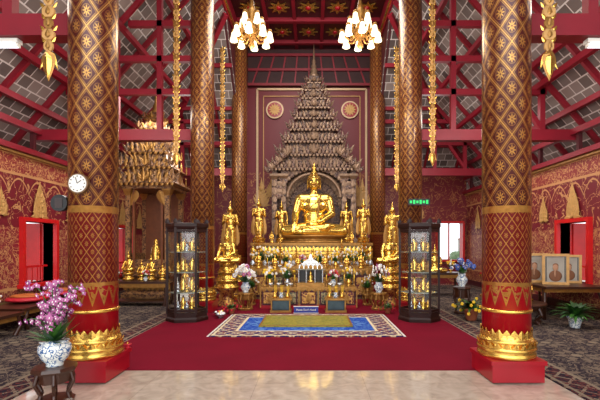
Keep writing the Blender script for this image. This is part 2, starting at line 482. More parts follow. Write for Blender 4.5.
for xx in (-1.4,1.68):
    b=B(); b.cyl((0,.03,0),(0,-.03,0),.36,.36,pale,28,False); b.cyl((0,-.03,0),(0,-.045,0),.30,.30,red,28,False); b.cyl((0,-.04,0),(0,-.06,0),.16,.16,goldpaint,20,False)
    for q in range(12):
        t=2*pi*q/12; b.leaf((0,-.06,0),.09,.27,0,t,goldpaint)
    b.obj('gold_wall_medallion',(xx,16.44,7.15))
for xx,zz,h in ((-1.95,3.2,1.4),(-1.5,3.6,1.1),(2.2,3.2,1.4),(1.85,3.6,1.1),(-3.3,2.2,1.2),(3.4,2.3,1.2),(4.5,2.7,1.0),(-4.6,2.6,1.2)):
    b=B(); b.flame((0,0,0),.7,h*.85,goldpaint,(1,0,0),(0,0,1),.03); b.ell((0,-.01,h*.5),(.08,.03,.1),goldpaint,8,6); b.obj('gilt_wall_motif',(xx,16.46,zz))
for sg in (-1,1):
    for yy,h,w in ((7.7,.7,.8),(8.5,.6,.6),(10.95,.7,.7),(11.9,.9,1.0),(15.3,.8,.9)):
        b=B(); b.flame((0,0,0),w,h,goldpaint,(0,1,0),(0,0,1),.03)
        b.obj('gilt_wall_motif',(sg*6.46,yy,2.25))

for yy in (4.9,9.7,14.6):
    for sg in (-1,1):
        b=B()
        for z,x1 in ((4.25,6.6),(5.3,5.8),(6.1,5.1),(6.95,4.3)):
            if yy>14 and z>6.2: continue
            h=.26 if z<5 else .14
            b.beam((sg*2.75,yy,z),(sg*x1,yy,z),.2 if z<5 else .12,h,beamred)
        for xx,z1 in ((3.55,7.7 if yy<14 else 6.1),(4.6,6.6 if yy<14 else 6.1),(5.7,5.4)):
            b.beam((sg*xx,yy,4.3),(sg*xx,yy,z1),.12,.12,beamred)
        b.beam((sg*4.6,yy,6.0),(sg*5.7,yy,4.4),.1,.1,beamred)
        b.obj('roof_truss')
for sg in (-1,1):
    b=B(); b.beam((sg*5.6,2,5.42),(sg*5.6,16.0,5.42),.12,.14,beamred); b.beam((sg*6.4,2,4.3),(sg*6.4,16.4,4.3),.14,.14,beamred)
    for yy in [3+1.6*i for i in range(9)]: b.beam((sg*6.42,yy,3.8),(sg*6.42,yy,4.3),.09,.09,beamdk)
    b.obj('purlin_beam')

# ------------------------------------------------------------------ columns
b=B()
b.box((0,0,.115),(.60,.60,.2),red); b.box((0,0,.24),(.64,.64,.05),red)
b.lathe([(.31,.26),(.33,.28),(.33,.31),(.31,.33),(.335,.36),(.335,.38),(.29,.42),(.315,.45),(.31,.48),(.285,.5),(.29,.53),(.28,.56)],gold,seg=40)
b.petals((0,0,.32),.30,22,.14,.1,gold,.25); b.petals((0,0,.5),.285,22,-.1,.09,gold,-.2,.5); b.petals((0,0,.5),.282,22,.11,.08,gold,.05,.0)
b.lathe([(.275,.5),(.275,9.3)],colm,seg=48)
b.lathe([(.28,.8),(.288,.81),(.288,.83),(.28,.84)],gold,seg=40)
b.lathe([(.28,8.8),(.34,8.95),(.34,9.0)],gold,seg=32)
col=b.obj('temple_column',(-2.53,4.9,0.0))
for x,y in ((2.52,4.9),(-2.52,9.7),(2.52,9.7),(-2.52,14.6),(2.52,14.6)): inst(col,'temple_column',(x,y,0))

b=B(); b.cyl((0,.02,0),(0,-.03,0),.115,.115,plain('clock_rim',C(120,90,60),.3,.5),32); b.cyl((0,-.03,0),(0,-.036,0),.10,.10,white,32)
for q in range(12):
    t=q*pi/6; b.box((.082*math.sin(t),-.039,.082*math.cos(t)),(.012,.004,.012),black)
b.beam((0,-.041,0),(.045,-.041,.035),.008,.004,black); b.beam((0,-.041,0),(-.02,-.041,.07),.006,.004,black)
b.box((0,.04,0),(.04,.05,.04),black)
b.obj('wall_clock',(-2.52,4.575,2.3))
b=B(); b.cyl((0,0,0),(0,-.06,0),.10,.10,black,20); b.box((.06,.06,0),(.12,.06,.05),black); b.box((0,-.062,0),(.09,.006,.12),plain('speaker_mesh',C(60,50,50),.6))
b.obj('wall_speaker',(-2.86,4.8,2.1))

# tung banners
def tung(L,w=.06):
    b=B(); z=0; i=0
    b.cyl((0,0,0),(0,0,.6),.008,.008,gold,5)
    while z<L-.3:
        ww=w if i%2==0 else w*.75
        b.sq([(ww*.5,-z),(ww,-z-.04),(ww,-z-.09),(ww*.5,-z-.12)],goldpaint if i%3 else golddk,(0,0,0),1,.25)
        for sg in (-1,1): b.leaf((sg*ww*.8,0,-z-.02),.035,.07,sg*.01,sg*.5,gold,th=.015,n=4)
        b.leaf((0,-.02,-z-.10),ww*.8,.09,0,0,golddk,th=.02,n=4)
        z+=.125; i+=1
    b.leaf((0,0,-z+.02),.13,-.34,0,0,golddk,th=.05); b.leaf((0,-.01,-z-.02),.08,-.28,0,0,gold,th=.05)
    for sg in (-1,1): b.leaf((sg*.03,0,-z),.05,-.2,sg*.02,-sg*.25,gold,th=.02)
    return b
t4=tung(4.75,.065).obj('hanging_tung_banner',(-2.72,4.35,8.2))
for x,y in ((2.72,4.35),(-2.95,9.1),(2.88,9.1),(-2.85,13.3),(2.95,13.3)): inst(t4,'hanging_tung_banner',(x,y,8.2 if y<13 else 8.15))

# chandeliers
b=B()
b.cyl((0,0,.55),(0,0,3.5),.015,.015,gold,8)
b.lathe([(.03,-.35),(.06,-.3),(.03,-.22),(.09,-.12),(.12,-.04),(.06,.05),(.04,.2),(.1,.28),(.05,.36),(.03,.5)],golddk,seg=20)
for tier,(n,r,zz) in enumerate(((8,.32,-.1),(5,.18,.16))):
    for q in range(n):
        t=2*pi*(q+.3*tier)/n; c,s_=math.cos(t),math.sin(t)
        b.tube([(0.05*c,.05*s_,zz),(r*.5*c,r*.5*s_,zz-.1),(r*.9*c,r*.9*s_,zz-.04),(r*c,r*s_,zz+.06)],.014,golddk,6)
        b.lathe([(.02,.05),(.038,.03),(.045,-.02),(.058,-.07),(.068,-.115),(.062,-.115)],shade,(r*c,r*s_,zz),12)
        b.lathe([(.0,.1),(.035,.08),(.042,.05)],golddk,(r*c,r*s_,zz),10)
        b.leaf((r*.6*c,r*.6*s_,zz-.04),.06,.2,.03,0,golddk,(c,s_,0))
b.petals((0,0,.62),.05,10,.34,.14,golddk,1.1); b.petals((0,0,.7),.05,8,.24,.1,gold,.7)
ch=b.obj('chandelier',(-.99,7.5,5.65),0,1.06); inst(ch,'chandelier',(1.04,7.5,5.65),0,1.06)
for x in (-.99,1.04):
    l=bpy.data.lights.new('chandelier_light','POINT'); l.energy=105; l.color=(1,.88,.7); l.shadow_soft_size=.3
    o=bpy.data.objects.new('chandelier_light',l); o.location=(x,7.5,5.0); S.collection.objects.link(o)
b=B(); b.box((0,0,.03),(1.25,.09,.05),white); b.cyl((-.6,0,-.02),(.6,0,-.02),.025,.025,tubem,10)
for x in (-.6,.6): b.box((x,0,-.01),(.03,.05,.06),white)
tl=b.obj('tube_light',(-4.06,4.9,4.06)); inst(tl,'tube_light',(4.12,4.9,4.06))

# ------------------------------------------------------------------ buddhas
def seated(mt):
    b=B(); m=mt
    b.ell((0,.02,.3),(.44,.36,.3),m,20,12)
    for sg in (-1,1):
        b.cap((sg*.2,.0,.24),(sg*.88,-.3,.18),.27,.19,m,16)
    b.cap((.88,-.33,.17),(-.32,-.66,.15),.17,.11,m,14)
    b.cap((-.88,-.33,.17),(.35,-.6,.27),.17,.11,m,14)
    b.ell((.42,-.6,.33),(.2,.1,.08),m); b.ell((-.42,-.66,.14),(.2,.1,.08),m)
    b.ell((0,.03,.62),(.34,.24,.42),m,20,12); b.ell((0,.02,1.02),(.42,.26,.36),m,20,12)
    b.cap((-.42,.03,1.26),(.42,.03,1.26),.17,.17,m,14); b.ell((0,.03,1.3),(.34,.18,.16),m)
    b.cap((0,.02,1.35),(0,-.01,1.6),.13,.11,m)
    b.ell((0,-.03,1.78),(.195,.2,.24),m,20,14); b.ell((0,-.1,1.66),(.11,.12,.1),m)
    b.ell((0,.0,1.93),(.2,.2,.14),m)
    b.cap((0,-.22,1.8),(0,-.25,1.74),.02,.035,m,8)
    for sg in (-1,1): b.ell((sg*.205,.0,1.73),(.03,.055,.17),m)
    b.ell((0,.02,2.06),(.11,.11,.09),m)
    b.cap((.46,.03,1.24),(.55,.0,.76),.15,.13,m,14); b.cap((.55,.0,.76),(.16,-.42,.47),.13,.08,m,14)
    b.ell((.04,-.46,.46),(.15,.09,.045),m)
    for i in range(4): b.cap((-.05,-.42-.035*i,.47),(-.22+.01*i,-.42-.035*i,.46),.022,.018,m,8)
    b.cap((.08,-.42,.49),(-.04,-.38,.52),.025,.02,m,8)
    b.cap((-.46,.03,1.24),(-.57,-.02,.78),.15,.13,m,14); b.cap((-.57,-.02,.78),(-.6,-.42,.42),.13,.08,m,14)
    b.ell((-.6,-.5,.36),(.085,.07,.1),m)
    for i,L in enumerate((.2,.24,.23,.18)): b.cap((-.66+.04*i,-.54,.34),(-.67+.045*i,-.60,.34-L),.024,.018,m,8)
    b.cap((-.55,-.48,.38),(-.48,-.53,.28),.024,.02,m,8)
    vs,fs=baked(b,.016,3)
    d=B(); d.add(vs,fs,mt,True)
    d.lathe([(.075,2.1),(.085,2.14),(.06,2.2),(.05,2.27),(.03,2.36),(.008,2.5)],mt,(0,.02,0),14)
    for q in range(6):
        t=2*pi*q/6; d.leaf((.05*math.cos(t),.02+.05*math.sin(t),2.12),.05,.2,0,0,mt,(-math.sin(t),math.cos(t),0))
    for r,z,n in ((.2,1.93,16),(.17,1.99,14),(.13,2.04,12),(.1,2.1,9)):
        for q in range(n):
            t=2*pi*q/n; d.ell((r*math.cos(t),.0+r*math.sin(t)*1.02,z),(.026,.026,.022),golddk,6,4)
    d.tube([(.24,.1,1.42),(.2,-.18,1.32),(.16,-.26,1.1),(.13,-.27,.85),(.11,-.27,.68)],.03,golddk,8)
    d.tube([(.40,-.12,1.22),(.1,-.26,1.12),(-.2,-.25,.9),(-.36,-.14,.7)],.014,golddk,6)
    for sg in (-1,1):
        d.ell((sg*.07,-.205,1.81),(.035,.012,.012),black,8,4)
        d.tube([(sg*.02,-.222,1.845),(sg*.07,-.218,1.865),(sg*.125,-.18,1.845)],.007,black,5)
    d.ell((0,-.222,1.675),(.045,.014,.013),plain('lip_red',C(150,40,30),.4),8,4)
    return d
sd=seated(goldb)
def lotus(b,z,r,h,mat=gold,n=24,sy=.75):
    b.lathe([(r*1.0,z),(r*1.04,z+h*.12),(r*.9,z+h*.3),(r*.82,z+h*.5),(r*.92,z+h*.72),(r*.98,z+h*.88),(r*.92,z+h)],mat,seg=40,sy=sy)
    for k in range(n):
        t=2*pi*k/n; c,s_=math.cos(t),math.sin(t)
        b.leaf((c*r*.84,s_*r*.84*sy,z+h*.5),r*.26,h*.5,0,0,mat,(-s_,c,0),(c*.35,s_*.35*sy,.93),.02,5)
        b.leaf((c*r*.84,s_*r*.84*sy,z+h*.5),r*.26,-h*.42,0,0,mat,(-s_,c,0),(-c*.4,-s_*.4*sy,.92),.02,5)
big=B(); big.mats=list(sd.mats)
big.v=[(x*1.1,y*1.04,z*1.05) for x,y,z in sd.v]; big.f=list(sd.f); big.mi=list(sd.mi); big.sm=list(sd.sm)
big.M=Matrix.Translation((0,-.15,0)); lotus(big,-.22,1.18,.26,golddk,30,.70)
big.obj('seated_buddha_statue',(.2,13.98,1.89),0,1.0)

def standing(var=0):
    b=B(); m=gold
    b.ell((0,0,.06),(.13,.1,.05),m)
    for sg in (-1,1): b.cap((sg*.06,0,.06),(sg*.07,0,.55),.06,.085,m); b.ell((sg*.06,-.07,.04),(.04,.09,.03),m)
    b.ell((0,.0,.35),(.17,.08,.33),m,14,10); b.ell((0,0,.66),(.15,.1,.14),m); b.ell((0,0,.85),(.14,.09,.2),m); b.ell((0,0,.98),(.17,.09,.12),m)
    b.cap((-.17,0,1.04),(.17,0,1.04),.055,.055,m); b.cap((0,0,1.05),(0,0,1.16),.045,.04,m)
    b.ell((0,-.01,1.23),(.07,.075,.09),m,12,8); b.ell((0,0,1.32),(.04,.04,.04),m)
    for sg in (-1,1): b.ell((sg*.075,0,1.2),(.012,.02,.055),m,8,6)
    b.cap((0,-.08,1.24),(0,-.09,1.215),.008,.013,m,6)
    for sg in (-1,1):
        b.cap((sg*.19,0,1.03),(sg*.23,.01,.8),.05,.042,m)
        if var==0 or sg<0 and var==1:
            b.cap((sg*.23,.01,.8),(sg*.12,-.15,.88),.042,.03,m); b.ell((sg*.1,-.17,.95),(.035,.015,.055),m,8,6)
            for i in range(4): b.cap((sg*(.08+.014*i),-.175,.98),(sg*(.078+.015*i),-.18,1.06-.01*abs(i-1)),.008,.007,m,6)
            b.cap((sg*.07,-.17,.93),(sg*.05,-.18,.98),.009,.008,m,6)
        else:
            b.cap((sg*.23,.01,.8),(sg*.22,-.04,.58),.042,.028,m); b.ell((sg*.22,-.045,.51),(.02,.035,.05),m,8,6)
            for i in range(4): b.cap((sg*.22,-.075+.018*i,.49),(sg*.22,-.08+.018*i,.40),.008,.007,m,6)
    vs,fs=baked(b,.011,2)
    d=B(); d.add(vs,fs,gold,True)
    d.lathe([(.03,1.34),(.035,1.37),(.015,1.42),(.004,1.5)],gold,seg=10)
    for sg in (-1,1):
        d.leaf((sg*.2,.02,.12),.16,.72,sg*.02,-sg*.03,golddk,th=.02)
        d.ell((sg*.028,-.078,1.245),(.013,.005,.005),black,6,4)
    d.box((0,-.1,.4),(.05,.02,.6),golddk); d.tube([(-.15,-.06,.98),(0,-.1,.95),(.1,-.08,1.05)],.008,golddk,5)
    d.ell((0,-.083,1.185),(.018,.005,.005),red,6,4)
    d.lathe([(.24,-.16),(.25,-.13),(.2,-.1),(.19,-.06),(.22,-.02),(.21,.02)],gold,seg=20); d.petals((0,0,-.1),.2,14,.1,.08,gold,.3)
    return d
s0=standing(0); s1=standing(1)
so0=s0.obj('standing_buddha_statue',(-1.66,13.45,1.83),0,.93); so1=s1.obj('standing_buddha_statue',(-1.0,14.8,1.83),0,.95)
inst(so1,'standing_buddha_statue',(1.4,14.8,1.83),0,.95); inst(so0,'standing_buddha_statue',(1.86,13.45,1.83),0,.9)

b=B(); AX=.12
for hw,y0,y1,z0,z1,mt in ((2.0,12.95,16.35,0,.25,altarm),(1.94,13.0,16.35,.25,.8,altarg),(2.0,12.93,16.35,.8,.95,golddk),(1.92,13.05,16.35,.95,1.3,altarm),(1.98,13.0,16.35,1.3,1.38,gold),(1.93,13.08,16.35,1.38,1.58,altarg),(1.99,13.0,16.35,1.58,1.67,golddk)):
    b.box((AX,(y0+y1)/2,(z0+z1)/2),(2*hw,y1-y0,z1-z0),mt)
for i in range(30):
    x=AX-1.92+i*3.84/29
    b.leaf((x,13.02,1.38),.13,.19,0,0,gold); b.leaf((x,12.99,1.3),.13,-.2,0,0,gold); b.leaf((x,12.92,.95),.13,.18,0,0,silver)
b.obj('main_altar')
def tiers(b,cx,cy,T,m1,m2,ymax,md):
    for i in range(len(T)-1):
        z,w=T[i]; zn,wn=T[i+1]; dh=zn-z; sy=min(w,ymax)/w
        b.sq([(w*.86,z-.02),(w*.97,z+dh*.05),(w*.97,z+dh*.11)],m1,(cx,cy,0),1,sy)
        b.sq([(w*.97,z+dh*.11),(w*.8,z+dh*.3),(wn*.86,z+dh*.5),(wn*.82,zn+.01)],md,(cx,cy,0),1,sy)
        n=max(3,int(w*2/.14)); yf=cy-min(w,ymax)
        for row in range(3):
            for k in range(n+1):
                t=(k+.5*(row%2))/n
                if t>1: continue
                ww=w*(1-.1*row); x=cx-ww+2*ww*t; e=abs(t-.5)*2
                h=dh*((.4 if row<2 else .3)+.4*(e>.97)+.25*(e<.15)+.18*(.45<e<.6)+random.uniform(-.08,.08))
                b.leaf((x,yf+.01+.07*row,z+dh*(.07+.24*row)),.10*min(1,.5+w*.4),h,(.05 if t>.5 else -.05)*(e>.3),(.35*(1 if t>.5 else -1))*(e>.97),m2 if (k+row)%2 else m1,th=.03,n=5)
        for k in range(n):
            t=(k+.5)/n; b.leaf((cx-w+2*w*t,yf+.0,z+dh*.06),.09,-dh*.2,0,0,m2,th=.02,n=4)
        for sg in (-1,1):
            for k in range(1,4):
                y=yf+2*min(w,ymax)*k/3; b.leaf((cx+sg*w*.96,y,z+dh*.1),.15,dh*.6,0,0,m2,(0,1,0),(0,0,1),.03,5)
            b.kanok((cx+sg*w*.95,yf-.02,z+dh*.1),.26*min(1,.4+w*.5),dh*.85,m1,th=.03,n=2,sp=.2)
        b.kanok((cx,yf-.05,z+dh*.1),.34*min(1,.4+w*.5),dh*.8,m2,th=.04,n=3,sp=.2)
T=[(4.45,1.64),(4.98,1.34),(5.48,1.14),(5.93,.95),(6.36,.78),(6.76,.63),(7.15,.5),(7.5,.39),(7.82,.29),(8.12,.21)]
b=B(); cx,cy=.2,15.62
shg=plain('shrine_gilt',C(152,122,98),.4,.4,.3,10)
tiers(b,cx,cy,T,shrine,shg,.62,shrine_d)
b.lathe([(.17,8.1),(.19,8.2),(.12,8.3),(.15,8.4),(.09,8.48),(.11,8.58),(.06,8.66),(.08,8.74),(.04,8.85),(.03,9.1),(.005,9.45)],shg,(cx,cy,0),16)
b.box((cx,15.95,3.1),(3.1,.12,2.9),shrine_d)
for sg in (-1,1):
    for xx in (1.5,1.15):
        b.box((cx+sg*xx,15.3,3.1),(.2,.2,2.9),shrine); b.sq([(.17,0),(.17,.1),(.1,.2)],shg,(cx+sg*xx,15.3,1.67)); b.sq([(.1,0),(.18,.12),(.18,.2)],shg,(cx+sg*xx,15.3,4.1))
        for zz in [2.0+.3*q for q in range(7)]: b.leaf((cx+sg*xx,15.18,zz),.16,.3,0,0,shg,th=.04)
    for i in range(12):
        t=i/11; a=pi*.5*t
        b.leaf((cx+sg*1.2*math.cos(a),15.2,3.45+.95*math.sin(a)),.2,.42,sg*.1,sg*(pi/2-a)*.9,shg if i%2 else shrine,th=.04)
        b.leaf((cx+sg*.95*math.cos(a),15.85,3.2+.95*math.sin(a)),.25,.45,sg*.1,sg*(pi/2-a)*.9,shg,th=.04)
        b.leaf((cx+sg*.6*math.cos(a),15.85,3.2+.6*math.sin(a)),.2,.4,sg*.1,sg*(pi/2-a)*.9,shrine,th=.04)
    for i in range(6):
        b.kanok((cx+sg*(1.70-.14*i),14.98-.01*i,4.3+.13*i),.34,.44,shg if i%2 else shrine,(1,0,0),(0,0,1),.04,3,.22)
arch=[(cx+1.0*math.cos(pi*i/16),15.15,3.4+.9*math.sin(pi*i/16)) for i in range(17)]
b.tube(arch,.07,shg,8)
b.obj('spired_throne_shrine',(0,0,.005))

# ------------------------------------------------------------------ flank pedestals & figures
def pedestal(b,w,h,m1=altarm,m2=gold):
    b.sq([(w,0),(w,h*.12),(w*.8,h*.18),(w*.75,h*.45),(w*.7,h*.6),(w*.85,h*.8),(w,h*.9),(w,h)],m1,(0,0,0))
    b.sq([(w*1.04,h*.9),(w*1.06,h*.95),(w*1.04,h*1.0)],m2,(0,0,0)); b.sq([(w*1.04,0),(w*1.05,h*.07),(w*1.0,h*.1)],m2,(0,0,0))
    for k in range(7):
        x=-w*.8+1.6*w*k/6
        b.leaf((x,-w*.85,h*.8),w*.25,-h*.28,0,0,m2); b.leaf((x,-w*.92,h*.12),w*.25,h*.2,0,0,m2)
for x,sc in ((-2.3,.97),(2.52,.95)):
    b=B(); pedestal(b,.26,1.28); b.obj('gilt_pedestal',(x,11.9,.012)); inst(so0 if x<0 else so1,'standing_buddha_statue',(x,11.9,1.455),0,sc)
sm=sd.obj('small_seated_buddha',(-2.12,10.6,1.135),0,.36)
def tiered(b,r,z0,z1,n=3):
    h=(z1-z0)/n
    for i in range(n):
        rr=r*(1-.17*i); z=z0+h*i
        b.lathe([(rr,z),(rr*1.03,z+h*.12),(rr*.8,z+h*.3),(rr*.74,z+h*.55),(rr*.88,z+h*.85),(rr*.86,z+h)],gold,seg=24)
        b.petals((0,0,z+h*.45),rr*.76,16,h*.55,rr*.28,gold,.3); b.petals((0,0,z+h*.5),rr*.8,16,-h*.45,rr*.28,gold,-.45)
b=B(); b.lathe([(.3,0),(.31,.05),(.2,.12),(.18,.3),(.3,.42),(.3,.46)],altarm,seg=24); tiered(b,.33,.46,1.12,3)
tp=b.obj('tiered_lotus_stand',(-2.12,10.6,.012)); inst(tp,'tiered_lotus_stand',(2.2,10.6,.012)); inst(sm,'small_seated_buddha',(2.2,10.6,1.135),0,.36)

def offtable(name,x0,x1,y0,y1,h,n):
    b=B(); xm=(x0+x1)/2; w=x1-x0; d=y1-y0; ym=(y0+y1)/2; z0=.012
    b.box((xm,ym,h-.03),(w,d,.06),golddk); b.box((xm,ym,h*.5),(w*.96,d*.92,h*.8),altarg); b.box((xm,ym,.05+z0),(w,d,.1),red)
    for i in range(n):
        x=x0+w*(i+.5)/n; ww=w/n*.84
        b.box((x,y0+d*.02,h*.5),(ww,.03,h*.66),beamdk); b.box((x,y0+d*.0,h*.5),(ww*.82,.03,h*.5),altarg if i%2 else altarm)
        b.leaf((x,y0-.02,h*.3),ww*.3,h*.42,0,0,golddk)
    for i in range(n+1): b.box((x0+w*i/n,y0+.01,h*.5),(.03,.06,h*.85),golddk)
    for i in range(n*3): b.leaf((x0+w*(i+.5)/(n*3),y0-.01,h-.04),w/n/3*.8,-h*.16,0,0,golddk)
    return b.obj(name)
offtable('offering_table',-1.15,1.25,10.0,10.6,.55,5)
offtable('offering_table',-1.55,1.75,11.0,11.85,.95,7)
b=B(); b.box((0,0,.05),(.7,.36,.1),golddk)
for sx_ in (-.3,-.11,.11,.3): b.cyl((sx_,-.13,.1),(sx_,-.13,.42),.022,.022,silver,8)
b.box((0,.14,.26),(.66,.04,.34),black); b.sq([(.36,.42),(.38,.46),(.3,.5),(.3,.53),(.18,.6),(.17,.63),(.05,.7),(.01,.82)],silver,(0,0,0),1,.5)
for i in range(7): b.leaf((-.34+.68*i/6,-.19,.44),.09,.12,0,0,golddk)
b.lathe([(.08,.1),(.09,.14),(.045,.16),(.06,.21),(.05,.28),(.025,.3),(.035,.34),(.01,.4)],gold,(0,-.04,0),12)
b.obj('miniature_shrine',(.1,10.25,.55))
fp=plain('frame_panel',C(70,90,100),.2,.3,.3,6)
for x in (-.60,.70):
    b=B(); b.box((0,0,.16),(.46,.3,.26),black); b.box((0,-.155,.17),(.38,.02,.2),fp); b.box((0,0,.31),(.52,.36,.04),golddk); b.box((0,0,.025),(.5,.34,.05),golddk)
    for sg in (-1,1): b.box((sg*.215,-.16,.17),(.03,.03,.24),golddk)
    for i in range(3):
        xx=-.15+.15*i; b.lathe([(.05,0),(.055,.05),(.03,.08),(.05,.12)],porc if i==1 else gold,(xx,0,.33),12)
        for q in range(4): b.cyl((xx+.01*q,0,.41),(xx+.02*q-.02,.01,.62),.004,.004,f_yel,4)
    b.obj('incense_table',(x,9.55,.012))
b=B(); b.box((0,0,.1),(.56,.02,.14),bluecloth); b.box((0,-.002,.175),(.58,.026,.012),white); b.box((0,-.002,.025),(.58,.026,.012),white)
for sg in (-1,1): b.beam((sg*.2,0,.02),(sg*.2,.1,0.01),.02,.02,black)
sg_o=b.obj('floor_sign',(.0,9.2,.012))
cu=bpy.data.curves.new('sign_text','FONT'); cu.body="Please Don't Stand"; cu.size=.06; cu.align_x='CENTER'; cu.extrude=.002; cu.materials.append(white)
to=bpy.data.objects.new('sign_text',cu); S.collection.objects.link(to); to.location=(0,-.014,.08); to.rotation_euler=(pi/2,0,0); to.parent=sg_o

# ------------------------------------------------------------------ flowers
def bouquet(cols,r,h,vase,vh,vr,nf=40,nl=26,fs=.035):
    b=B()
    b.lathe([(vr*.55,0),(vr*.6,.01),(vr*.5,vh*.08),(vr*.95,vh*.4),(vr,vh*.6),(vr*.6,vh*.88),(vr*.72,vh)],vase,seg=18)
    for i in range(nl):
        t=random.uniform(0,2*pi); e=random.uniform(.1,1.3)
        v=Vector((math.cos(t)*math.sin(e),math.sin(t)*math.sin(e),math.cos(e))); u=Vector((-math.sin(t),math.cos(t),0))
        L=random.uniform(.6,1.0)*max(r,h*.8)
        b.leaf((0,0,vh*.95),L*.16,L,L*.1,random.uniform(-.2,.2),random.choice((green,greend)),u,v,.004,5)
    for i in range(nf):
        t=random.uniform(0,2*pi); e=random.uniform(0,1.35); k=random.uniform(.75,1.0)
        p=(r*k*math.sin(e)*math.cos(t),r*k*math.sin(e)*math.sin(t),vh+h*k*(.25+.75*math.cos(e)))
        m=random.choice(cols); s_=fs*random.uniform(.8,1.3)
        for q in range(5):
            a=2*pi*q/5; b.ell((p[0]+s_*.6*math.cos(a),p[1]-.005,p[2]+s_*.6*math.sin(a)),(s_*.5,s_*.3,s_*.5),m,5,4)
        b.ell((p[0],p[1]-s_*.3,p[2]),(s_*.25,)*3,f_yel,5,3)
    return b
bq1=bouquet([f_white,f_white,f_white,f_white,f_pink],.3,.42,porc,.25,.12,44,34,.045)
bq2=bouquet([f_yel,f_white,f_yel],.22,.3,gold,.18,.08,26,50,.03)
bq3=bouquet([f_white,f_yel],.2,.4,silver,.18,.08,24,50,.03)
bq4=bouquet([f_red,f_pink,f_white],.18,.25,porc,.16,.08,24,34,.03)
bq5=bouquet([f_yel,f_white],.3,.42,golddk,.2,.09,16,80,.03)
def stand(h,w,m=wood):
    b=B(); b.lathe([(w,h-.05),(w*1.05,h-.03),(w,h)],m,seg=8,sm=False); b.lathe([(w*.8,h*.6),(w*.9,h-.05)],m,seg=8,sm=False); b.lathe([(w*.9,0),(w*.95,.04),(w*.8,.06)],m,seg=8,sm=False)
    for k in range(6):
        t=2*pi*k/6; c,s_=math.cos(t),math.sin(t)
        b.tube([(w*.8*c,w*.8*s_,h-.05),(w*.95*c,w*.95*s_,h*.6),(w*.65*c,w*.65*s_,h*.3),(w*.8*c,w*.8*s_,.03)],w*.09,m,6)
    return b
st1=stand(.42,.2,golddk).obj('flower_stand',(-1.5,9.85,.012)); inst(st1,'flower_stand',(1.78,9.85,.012))
o1=bq1.obj('white_flower_bouquet',(-1.5,9.85,.435)); inst(o1,'white_flower_bouquet',(1.78,9.85,.435),1.5)
o2=bq2.obj('flower_bouquet',(-.95,10.3,.55)); o3=bq3.obj('flower_bouquet',(-.5,10.3,.55)); o4=bq4.obj('flower_bouquet',(.68,10.3,.55))
o5=bq5.obj('flower_bouquet',(-1.35,11.4,.95))
inst(o2,'flower_bouquet',(1.08,10.3,.55),2)
for i,(x,y,z,o,s_) in enumerate(((-.95,11.55,.95,o5,.9),(-.6,11.25,.95,o2,1),(-.15,11.5,.95,o4,.9),(.35,11.5,.95,o3,.85),(.8,11.25,.95,o2,1),(1.15,11.55,.95,o5,.9),(1.55,11.4,.95,o5,1.0),(-1.48,10.6,.3,o5,.8),(1.6,10.6,.3,o5,.75),(-1.2,12.25,.96,o3,.8),(1.42,12.25,.96,o3,.8))):
    if z<.5:
        inst(st1,'flower_stand',(x,y,.012),0,.7); inst(o,'flower_bouquet',(x,y,.31),i*1.3,s_)
    else: inst(o,'flower_bouquet',(x,y,z),i*1.3,s_)
b=B(); b.lathe([(.16,0),(.17,.04),(.06,.1),(.05,.3),(.12,.38),(.03,.42)],golddk,seg=18)
for i in range(6):
    z=.4+.13*i; r=.2*(1-i/6.5); b.petals((0,0,z),r*.3,10,r*.9+.05,.05,gold,.9); b.lathe([(.03,z),(.035,z+.06),(.02,z+.13)],golddk,seg=8)
b.lathe([(.03,1.15),(.04,1.2),(.004,1.4)],gold,seg=8)
bs=b.obj('gold_offering_tree',(-1.55,12.4,.96),0,.9)
b=B(); b.box((.12,12.44,.475),(3.6,.84,.93),altarm); b.box((.12,12.42,.93),(3.66,.88,.05),golddk); b.obj('altar_step')
for x,y,z,s_ in ((1.75,12.4,.96,.9),(-.85,12.4,.96,.6),(1.05,12.4,.96,.6),(-.35,12.3,.96,.45),(.62,12.3,.96,.45)): inst(bs,'gold_offering_tree',(x,y,z),0,s_)
b=B(); b.lathe([(.08,0),(.09,.03),(.05,.06),(.055,.08),(.075,.1),(.07,.12)],gold,seg=14); b.M=Matrix.Translation((0,0,.12))
b.ell((0,0,.05),(.1,.07,.045),gold,10,6); b.ell((0,.01,.13),(.05,.035,.09),gold,10,6); b.cap((-.055,0,.17),(-.075,-.05,.07),.02,.015,gold,6); b.cap((.055,0,.17),(.04,-.06,.08),.02,.015,gold,6); b.ell((0,0,.245),(.03,.03,.04),gold,10,6); b.lathe([(.015,.28),(.003,.34)],gold,seg=6)
fg=b.obj('gold_figurine',(-1.0,12.15,.96))
for x,y,z,s_ in ((-.1,12.15,.96,1),(.15,12.2,.96,1.3),(.4,12.15,.96,1),(1.25,12.15,.96,1),(.1,11.15,.95,1),(.5,11.15,.95,.9),(-.25,11.12,.95,.9),(-1.2,13.25,1.67,.9),(1.45,13.25,1.67,.9),(-.9,11.12,.95,.9),(-1.35,11.12,.95,1.1),(1.1,11.12,.95,.9),(1.5,11.1,.95,1.1)): inst(fg,'gold_figurine',(x,y,z),0,s_)
